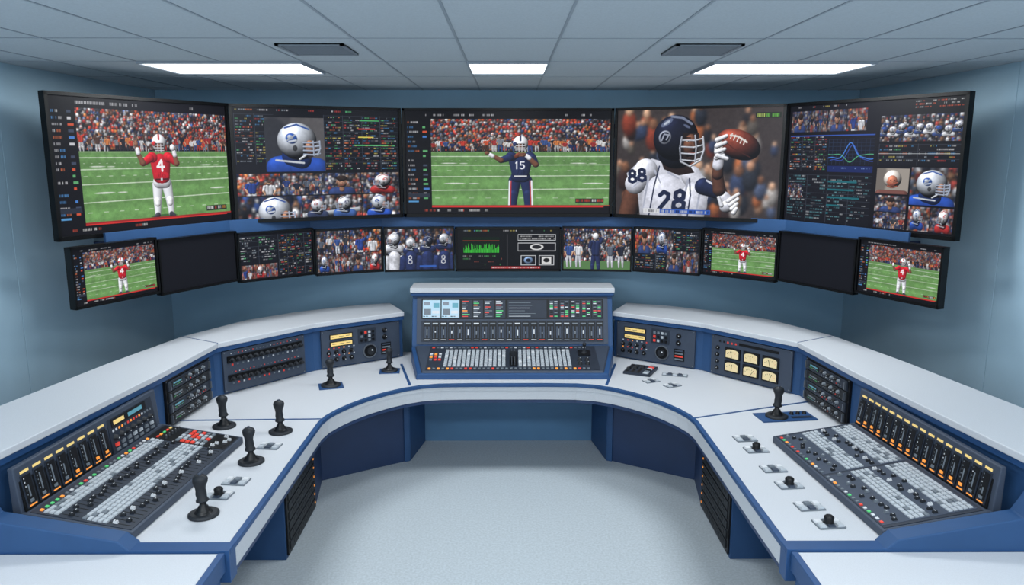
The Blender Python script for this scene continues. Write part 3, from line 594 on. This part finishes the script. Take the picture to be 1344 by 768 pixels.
T,w=seg(PB,PC,.06,.76,0,.765); b=MB(); F=plate(b,T,w,.31)
for r in range(2):
    y=.10+r*.14; b.box(F,.03,w-.03,y-.02,y+.028,0,.012,BLACK)
    for i in range(13):
        x=.055+i*(w-.11)/12; G=F@Matrix.Translation((x,y,.012)); b.cyl(G,0,0,0,.022,.010,STEEL,r2=.006,seg=8); b.knob(G@Matrix.Translation((0,.004,.018)),0,0,.014,.026,RUB)
    leds(b,F,.05,w-.05,y-.038,14,.013,rs,[RED,CAP,CAP,KEYD,KEYD]); leds(b,F,.05,w-.05,y+.046,20,.007,rs,[CAP,KEYD,RED])
b.build('knob_control_panel')
for side in (0,1):
    T,w=seg(PC,PD,.06,.76,side,.765); b=MB(); F=plate(b,T,w,.31)
    for i in range(2):
        b.cb(F,.17,.25-i*.06,.2,.042,0,.006,BLACK); b.cb(F,.17,.25-i*.06,.185,.03,.006,.008,AMB)
        for k in range(3): b.cb(F,.11+k*.06,.25-i*.06,.04,.003,.008,.0085,SLATE2)
    for i in range(2):
        for j in range(4):
            b.knob(F,.06+j*.065,.12-i*.06,.017,.02,BLACK,CAP,rs.rand()*6)
        leds(b,F,.04,.30,.155-i*.06,6,.010,rs,[RED,ORG,CAP])
    b.cb(F,.40,.225,.16,.12,0,.004,SLATE2)
    for i in range(4):
        for j in range(3): b.cb(F,.35+i*.034,.255-j*.034,.02,.02,.004,.010,[KEY,KEYD,RED,BLACK,BLACK][rs.randint(5)])
    b.cyl(F,.42,.09,0,.008,.062,STEEL,seg=24); b.cyl(F,.42,.09,.008,.012,.052,BLACK,seg=24); b.cyl(F,.42,.09,.012,.03,.03,RUB,seg=20); b.cb(F,.43,.10,.012,.012,.03,.032,CAP)
    b.knob(F,.56,.25,.02,.02,BLACK,CAP); b.knob(F,.56,.19,.02,.02,BLACK,CAP); b.cb(F,.57,.09,.09,.10,0,.004,BLACK)
    for j in range(4): b.cb(F,.57,.055+j*.024,.07,.012,.004,.009,[KEYD,RED,KEYD,SLATE][j])
    b.build('camera_control_panel')
T,w=seg(PB,PC,.06,.76,1,.765); b=MB(); F=plate(b,T,w,.31)
for j in range(2):
    for i in range(3):
        x=.20+i*.165; y=.085+j*.105
        b.cb(F,x,y,.135,.088,0,.012,BLACK)
        pts=[(x-.056,y-.034),(x+.056,y-.034),(x+.056,y+.018)]+[(x+.056*math.cos(a),y+.018+.016*math.sin(a)) for a in (.6,1.1,1.57,2.04,2.5)]+[(x-.056,y+.018)]
        b.prism(F,pts,.012,.015,CRM)
        a=.9+rs.rand()*1.2; N=F@Matrix.Translation((x,y-.034,.0155))@Matrix.Rotation(a,4,'Z'); b.box(N,0,.055,-.0012,.0012,0,.001,BLACK)
        for k in range(7):
            a=.6+k*.32; N=F@Matrix.Translation((x,y-.034,.0152))@Matrix.Rotation(a,4,'Z'); b.box(N,.046,.054,-.001,.001,0,.001,RED if k<2 else BLACK)
leds(b,F,.06,.24,.27,5,.014,rs,[RED,BLACK]); b.cb(F,.42,.275,.34,.02,0,.003,BLACK)
for i in range(4): b.knob(F,.06,.05+i*.055,.015,.018,BLACK,CAP)
b.build('vu_meter_panel')
for side in (0,1):
    T,w=seg(PA,PB,.06,.64,side,.765); b=MB(); F=plate(b,T,w,.31,BLACK,.018)
    for u in range(4):
        y0=.012+u*.073; b.box(F,.02,w-.02,y0,y0+.066,0,.008,SLATE2 if u%2 else RUB); G=F@Matrix.Translation((0,y0,.008))
        b.cb(G,.13,.035,.13,.036,0,.002,BLACK); b.cb(G,.13,.040,.10,.010,.002,.003,CYN if u%2 else KEYD); leds(b,G,.07,.19,.024,8,.005,rs,[CYN,GRN,CAP])
        for i in range(6): b.knob(G,.24+i*.045,.04,.012,.016,KEYD if i%2 else BLACK,CAP,rs.rand()*6)
        leds(b,G,.23,.5,.014,10,.006,rs,[RED,CAP,KEYD,KEYD,KEYD])
        for x in (.03,w-.03): b.cb(G,x,.033,.008,.05,0,.014,STEEL)
    b.build('rack_equipment_unit')

def fader(b,T,x,y,l,pos,cap,w=.014):
    b.cb(T,x,y,.004,l,0,.001,BLACK); yy=y-l/2+l*pos
    b.cb(T,x,yy,w,.024,.001,.014,cap,.75); b.cb(T,x,yy,w*.76,.003,.014,.0148,CAP if cap!=CAP else BLACK)
def mixer(o,s,t,mirror):
    e=empty('audio_mixing_console'); W,D=1.2,.53
    s3=Vector((s[0],s[1],0)).normalized(); t3=Vector((t[0],t[1],0)).normalized()
    Bs=frame((o[0],o[1],.75),s3,t3)
    b=MB(); b.hexa([(0,0,.0005),(W,0,.0005),(W,D,.0005),(0,D,.0005),(0,0,.04),(W,0,.04),(W,D,.115),(0,D,.115)],SLATE,Bs)
    zt_=.33
    b.hexa([(0,D-.02,.0),(W,D-.02,.0),(W,D+.035,.0),(0,D+.035,.0),(0,D+.01,zt_),(W,D+.01,zt_),(W,D+.04,zt_),(0,D+.04,zt_)],SLATE,Bs)
    b.build('chassis',e,bevel=.006)
    sl=math.atan2(.075,D); C=frame(Bs@Vector((0,0,.04)),s3,t3*math.cos(sl)+Vector((0,0,math.sin(sl))))
    b=MB(); rs=np.random.RandomState(8+mirror)
    b.box(C,.02,W-.02,.015,D-.03,0,.003,SLATE2); C=C@Matrix.Translation((0,0,.003))
    if not mirror:
        for i in range(26):
            x=.05+i*.036; fader(b,C,x,.085,.10,.2+.6*rs.rand(),RUB if i%4 else CAP)
            for k in range(5): b.cb(C,x,.152+k*.025,.031,.021,0,.007,KEY if rs.rand()>.08 else KEYD,.85)
            fader(b,C,x,.325,.08,.15+.7*rs.rand(),RUB); 
            for k in range(3): b.cb(C,x,.386+k*.025,.031,.021,0,.007,KEY if rs.rand()>.15 else KEYD,.85)
            b.cb(C,x,.465,.014,.014,0,.006,[RED,ORG,GRN,CAP,KEYD,KEYD][rs.randint(6)])
        b.box(C,.975,1.17,.02,.48,0,.002,BLACK)
        for i in range(5):
            for k in range(6): b.cb(C,1.0+i*.036,.16+k*.03,.026,.021,.002,.009,[KEY,KEYD,KEY,KEY,RED][rs.randint(5)] ,.85)
            fader(b,C@Matrix.Translation((0,0,.002)),1.0+i*.036,.08,.09,rs.rand(),CAP); b.knob(C@Matrix.Translation((0,0,.002)),1.0+i*.036,.38,.011,.018,RUB,CAP)
            b.cb(C,1.0+i*.036,.43,.018,.012,.002,.008,[RED,ORG,GRN,RED,AMB][i])
    else:
        for blk in range(2):
            X0=.06+blk*.57
            b.box(C,X0-.02,X0+.53,.02,.485,0,.0015,SLATE)
            for i in range(15):
                x=X0+i*.036
                fader(b,C,x,.10,.11,.2+.6*rs.rand(),RUB if i%3 else KEYD); 
                for k in range(4): b.cb(C,x,.172+k*.025,.031,.021,0,.007,KEY if rs.rand()>.08 else KEYD,.85)
                fader(b,C,x,.310,.07,rs.rand(),CAP if i%4==0 else RUB)
                for k in range(5): b.cb(C,x,.362+k*.025,.031,.021,0,.007,KEY if rs.rand()>.1 else KEYD,.85)
                b.cb(C,x,.030,.016,.014,0,.006,[RED,GRN,ORG,CAP,KEYD,KEYD][rs.randint(6)])
    b.build('fader_surface',e)
    up=Vector((0,0,zt_-.12))+t3*.033
    M=frame(Bs@Vector((0,D-.0145,.112)),s3,up); h=.20
    b=MB(); 
    if not mirror: cols=[.03+i*.0835 for i in range(8)]
    else: cols=[.03+i*.0715 for i in range(16)]
    cw=.066 if not mirror else .058
    M=M@Matrix.Translation((0,0,.004))
    b.box(M,cols[0]-.012,cols[-1]+cw+.012,.0,h,-.012,.001,BLACK)
    for x in cols:
        b.box(M,x,x+cw,.012,h-.03,.001,.006,SLATE2); b.box(M,x+.006,x+cw-.006,.03,h-.036,.006,.008,BLACK)
        b.box(M,x+.006,x+cw-.006,h-.022,h-.010,.001,.006,AMB); b.box(M,x+.018,x+.040,.034,.048,.008,.012,ORG if rs.rand()<.5 else KEYD)
        for k in range(5): b.box(M,x+.012,x+.017,.07+k*.02,.076+k*.02,.008,.009,[KEYD,CAP,KEYD][rs.randint(3)])
        b.box(M,x+.026,x+.034,.06,.06+.03+.06*rs.rand(),.008,.0095,KEYD); b.box(M,x+.010,x+cw-.01,.016,.022,.006,.009,ORG)
    if not mirror:
        x0=cols[-1]+.09; b.box(M,x0,x0+.44,.0,h,-.012,.004,SLATE2); G=M@Matrix.Translation((x0,0,.004))
        b.cb(G,.20,.165,.34,.045,0,.003,BLACK); b.cb(G,.10,.165,.10,.022,.003,.004,AMB); b.cb(G,.26,.165,.14,.022,.003,.004,CYN)
        leds(b,G,.02,.42,.125,14,.012,rs,[RED,ORG,KEYD,CAP])
        for i in range(7): b.knob(G,.04+i*.058,.085,.016,.02,RUB,CAP,rs.rand()*6); b.cb(G,.04+i*.058,.045,.03,.018,0,.008,[RED,KEY,KEYD,KEY][rs.randint(4)]); b.cb(G,.04+i*.058,.018,.03,.014,0,.008,KEYD)
    b.build('meter_bridge',e)
s=Vector((.083,.9965)); 
mixer((-1.722,3.236),s,(-.9965,.083),0)
fo=Vector((-1.722,3.236))+s*1.2
mixer((-fo.x,fo.y),(.083,-.9965),(.9965,.083),1)

# centre production switcher
e=empty('production_switcher_console'); 
b=MB(); b.hexa([(-.76,5.75,.7505),(.76,5.75,.7505),(.86,6.27,.7505),(-.86,6.27,.7505),(-.75,5.755,.795),(.75,5.755,.795),(.855,6.27,.88),(-.855,6.27,.88)],BLUE)
b.hexa([(-.72,5.768,.79),(.72,5.768,.79),(.825,6.26,.872),(-.825,6.26,.872),(-.71,5.775,.812),(.71,5.775,.812),(.815,6.26,.896),(-.815,6.26,.896)],SLATE)
b.build('base',e,bevel=.005,fix=True)
b=MB(); T=frame((0,0,0),(0,1,0),(0,0,1))
b.prism(T,[(6.25,.7505),(6.255,.896),(6.385,1.31),(6.58,1.31),(6.58,.7505)],-.85,.85,BODY); b.build('upright_housing',e,bevel=.006,fix=True)
b=MB(); b.box(I4,-.865,.865,6.335,6.62,1.335,1.375,WHITE); b.box(I4,-.86,.86,6.345,6.61,1.308,1.335,BLUE); b.build('top_shelf',e,bevel=.004,fix=True)
rs=np.random.RandomState(3)
C=frame((-.81,6.262,.905),(1,0,0),(0,.13,.414)); b=MB(); w=1.62
b.box(C,0,w,0,.40,.0,.012,SLATE); C=C@Matrix.Translation((0,0,.012))
b.box(C,.04,w-.04,.215,.385,0,.004,BLACK); G=C@Matrix.Translation((0,0,.004))
for i in range(2): b.box(G,.05+i*.16,.20+i*.16,.225,.375,0,.003,SCRB)
for i in range(2):
    b.box(G,.06+i*.16,.12+i*.16,.25,.30,.003,.004,KEYD); b.box(G,.14+i*.16,.19+i*.16,.31,.35,.003,.004,CYN)
    for k in range(6): b.box(G,.055+i*.16+k*.024,.07+i*.16+k*.024,.232,.240,.003,.004,[SLATE,KEYD,CAP][k%3])
    b.box(G,.13+i*.16,.19+i*.16,.26,.285,.003,.004,CAP); b.box(G,.06+i*.16,.11+i*.16,.33,.36,.003,.004,STEEL)
for i in range(4):
    x=.38+i*.095; b.box(G,x,x+.085,.225,.375,0,.002,SLATE2)
    for k in range(9): b.box(G,x+.006,x+.006+.02+rs.rand()*.05,.232+k*.016,.239+k*.016,.002,.004,[GRN,RED,CAP,ORG,KEYD,KEYD,KEYD][rs.randint(7)])
b.box(G,.77,1.10,.225,.375,0,.002,SLATE2)
for k in range(6): b.box(G,.78,.84+rs.rand()*.24,.235+k*.023,.239+k*.023,.002,.003,[CAP,KEYD,KEYD][rs.randint(3)])
for i in range(5):
    x=1.12+i*.092; b.box(G,x,x+.082,.225,.375,0,.002,SLATE2)
    for q in range(2):
        for k in range(9): b.box(G,x+.008+q*.038,x+.034+q*.038,.232+k*.0155,.240+k*.0155,.002,.004,[GRN,RED,KEYD,KEYD,CAP,GRN,KEYD,BLACK,BLACK][rs.randint(9)])
b.box(C,.04,w-.04,.02,.20,0,.003,SLATE2); G=C@Matrix.Translation((0,0,.003))
for i in range(22):
    x=.06+i*.0695; b.box(G,x,x+.058,.03,.19,0,.003,BLACK); b.box(G,x+.008,x+.022,.05,.15,.003,.0045,SLATE); b.box(G,x+.036,x+.050,.05,.15,.003,.0045,SLATE); b.box(G,x+.024,x+.034,.07+rs.rand()*.03,.10+rs.rand()*.03,.003,.012,CAP if i%2 else KEYD)
    b.box(G,x+.006,x+.05,.168,.180,.003,.006,[CAP,KEYD,KEYD,KEY][rs.randint(4)]); b.box(G,x+.006,x+.05,.034,.040,.003,.006,[CAP,RED,KEYD][rs.randint(3)])
b.build('meter_panel',e)
sl=math.atan2(.084,.485); C=frame((-.71,5.775,.8125),(1,0,0),(0,math.cos(sl),math.sin(sl))); b=MB()
b.box(C,.02,1.40,.015,.47,0,.002,SLATE2); C=C@Matrix.Translation((0,0,.002))
for (x0,nc) in ((.17,14),(.77,12)):
    for i in range(nc):
        for k in range(9):
            b.cb(C,x0+i*.036,.09+k*.036,.028,.024,0,.008,KEY if rs.rand()>.06 else CAP,.82)
for i in range(9): b.cb(C,.045+(i%3)*.036,.20+(i//3)*.05,.022,.022,0,.008,[ORG,RED,KEYD,CAP][rs.randint(4)])
for i in range(36): b.cb(C,.05+i*.036,.035,.02,.02,0,.007,[RED,KEYD,KEYD,ORG,KEYD,KEYD][rs.randint(6)])
for i in range(36): b.cb(C,.05+i*.036,.435,.022,.014,0,.006,[KEYD,KEYD,CAP,RED,KEYD][rs.randint(5)])
b.box(C,.685,.745,.08,.36,0,.003,BLACK); b.box(C,.70,.706,.1,.34,.003,.03,STEEL);b.box(C,.724,.73,.1,.34,.003,.03,STEEL); b.box(C,.692,.738,.2,.225,.003,.07,RUB)
for i in range(4): b.knob(C,1.25+(i%2)*.06,.12+(i//2)*.07,.018,.022,RUB,CAP)
b.cb(C,1.30,.33,.10,.10,0,.006,BLACK); b.loft(C,[(1.30,.33,.006,.025,.025),(1.30,.33,.03,.008,.008),(1.30,.33,.06,.008,.008),(1.30,.33,.07,.016,.016),(1.30,.33,.09,.014,.014),(1.30,.33,.095,.005,.005)],RUB)
b.build('button_surface',e)
e.location.x=.035

# ------------------------------------------------------------ joysticks
def joystick(x,y,face,plate_=0,k=1.0):
    e=empty('joystick_controller'); T0=Matrix.Translation((x,y,.7505)); T=T0@Matrix.Rotation(face,4,'Z')@Matrix.Scale(k,4); b=MB(); z=0
    if plate_==1: b.box(T,-.09,.09,-.075,.075,0,.008,BLUE); z=.008
    if plate_==2:
        P=T0@Matrix.Rotation(.12,4,'Z'); b.box(P,-.13,.25,-.085,.085,0,.008,BLUE); z=.008
        for i in range(3): b.knob(P@Matrix.Translation((0,0,.008)),.12+i*.045,.03,.014,.018,BLACK,CAP)
        b.box(P,.09,.23,-.05,-.02,.008,.012,SLATE2)
    b.loft(T,[(0,0,z,.074,.074),(0,0,z+.01,.074,.074),(0,0,z+.016,.064,.064)],RUB,28)
    b.loft(T,[(0,0,z+.014,.045,.045),(0,0,z+.022,.040,.040),(0,0,z+.026,.034,.034),(0,0,z+.032,.034,.034),(0,0,z+.038,.025,.025),(0,0,z+.046,.024,.024),(0,0,z+.052,.017,.017),(0,0,z+.075,.015,.015)],BLACK,20)
    b.build('base',e)
    b=MB(); G=T@Matrix.Translation((0,0,z+.066))@Matrix.Rotation(-.14,4,'X')@Matrix.Scale(1.08,4)
    b.loft(G,[(0,0,0,.017,.019),(0,0,.006,.027,.030),(0,0,.013,.027,.030),(0,.001,.024,.021,.025),(0,.001,.04,.0225,.027),(0,.0,.06,.020,.025),(0,-.002,.078,.022,.028),(0,-.006,.094,.029,.036),(0,-.009,.110,.031,.039),(0,-.009,.122,.027,.034),(0,-.009,.130,.016,.020)],RUB,18)
    b.loft(G@Matrix.Translation((0,.020,.088))@Matrix.Rotation(1.3,4,'X'),[(0,0,0,.006,.006),(0,0,.01,.006,.006),(0,0,.014,.004,.004)],BLACK,8)
    b.loft(G@Matrix.Translation((0,-.012,.127)),[(0,0,0,.008,.008),(0,0,.010,.007,.007)],SLATE,10); b.loft(G@Matrix.Translation((.010,.004,.124)),[(0,0,0,.005,.005),(0,0,.008,.005,.005)],KEYD,8)
    b.build('grip',e)
joystick(-1.845,4.72,.9); joystick(-1.45,4.62,.7); joystick(-1.478,4.14,.9); joystick(-1.496,3.49,1.1)
joystick(-1.35,5.58,.3,1); joystick(-.965,5.98,.1,1,.9)
joystick(1.80,4.87,-.8,2)
# ------------------------------------------------------------ button pads
def pad(x,y,ang,knob=False,n=(3,2),w=.12,h=.08,name='button_pad'):
    T=Matrix.Translation((x,y,.7505))@Matrix.Rotation(ang,4,'Z'); b=MB(); b.box(T,-w/2,w/2,-h/2,h/2,0,.006,KEYD)
    for i in range(n[0]):
        for j in range(n[1]): b.cb(T,-w/2+(i+.5)*w/n[0],-h/2+(j+.5)*h/n[1],w/n[0]*.78,h/n[1]*.78,.006,.014,[KEY,KEYD,SLATE,CAP][(i*2+j*3)%4],.85)
    if knob: b.loft(T,[(0,0,.012,.026,.026),(0,0,.022,.022,.022),(0,0,.04,.024,.024),(0,0,.048,.016,.016)],BLACK,16)
    b.build(name,bevel=0)
for x,y,k in ((-1.444,4.37,0),(-1.47,3.87,0),(-1.50,3.70,1),(1.468,4.48,0),(1.48,4.30,1),(1.486,4.02,0),(1.50,3.81,1),(1.51,3.56,0),(1.53,3.375,1)):
    pad(x,y,0.1 if x>0 else -.1,bool(k),w=.13,h=.09)
pad(1.11,5.70,.4,w=.12); pad(1.25,5.58,.5,w=.12); pad(1.33,5.86,-.3,n=(5,1),w=.20,h=.06,name='button_strip')
T=Matrix.Translation((1.075,5.97,.7505))@Matrix.Rotation(-.45,4,'Z'); b=MB(); b.box(T,-.11,.11,-.125,.125,0,.02,SLATE2)
for i in range(3):
    b.box(T,-.095+i*.045,-.077+i*.045,-.11,.11,.02,.021,BLACK); b.cb(T,-.086+i*.045,-.05+i*.045,.030,.04,.021,.04,RUB,.8)
for k in range(6): b.cb(T,.07,-.10+k*.04,.045,.028,.02,.03,[KEY,KEYD,BLACK,KEY,RED,KEYD][k],.85)
b.build('fader_remote_controller',bevel=0)

# ------------------------------------------------------------ world + camera
w=bpy.data.worlds.new('World'); bpy.context.scene.world=w; w.use_nodes=True
w.node_tree.nodes['Background'].inputs[0].default_value=(.80,.88,.95,1); w.node_tree.nodes['Background'].inputs[1].default_value=1.6
cam=bpy.data.cameras.new('camera'); co=bpy.data.objects.new('camera',cam); bpy.context.scene.collection.objects.link(co)
cam.lens=36*1000/1344; cam.sensor_width=36; co.location=(0,0,H_CAM); co.rotation_euler=(math.radians(90-10.4),0,math.radians(-.286))
bpy.context.scene.camera=co
try:
    bpy.context.scene.view_settings.view_transform='Standard'
except Exception as ex: print(ex)
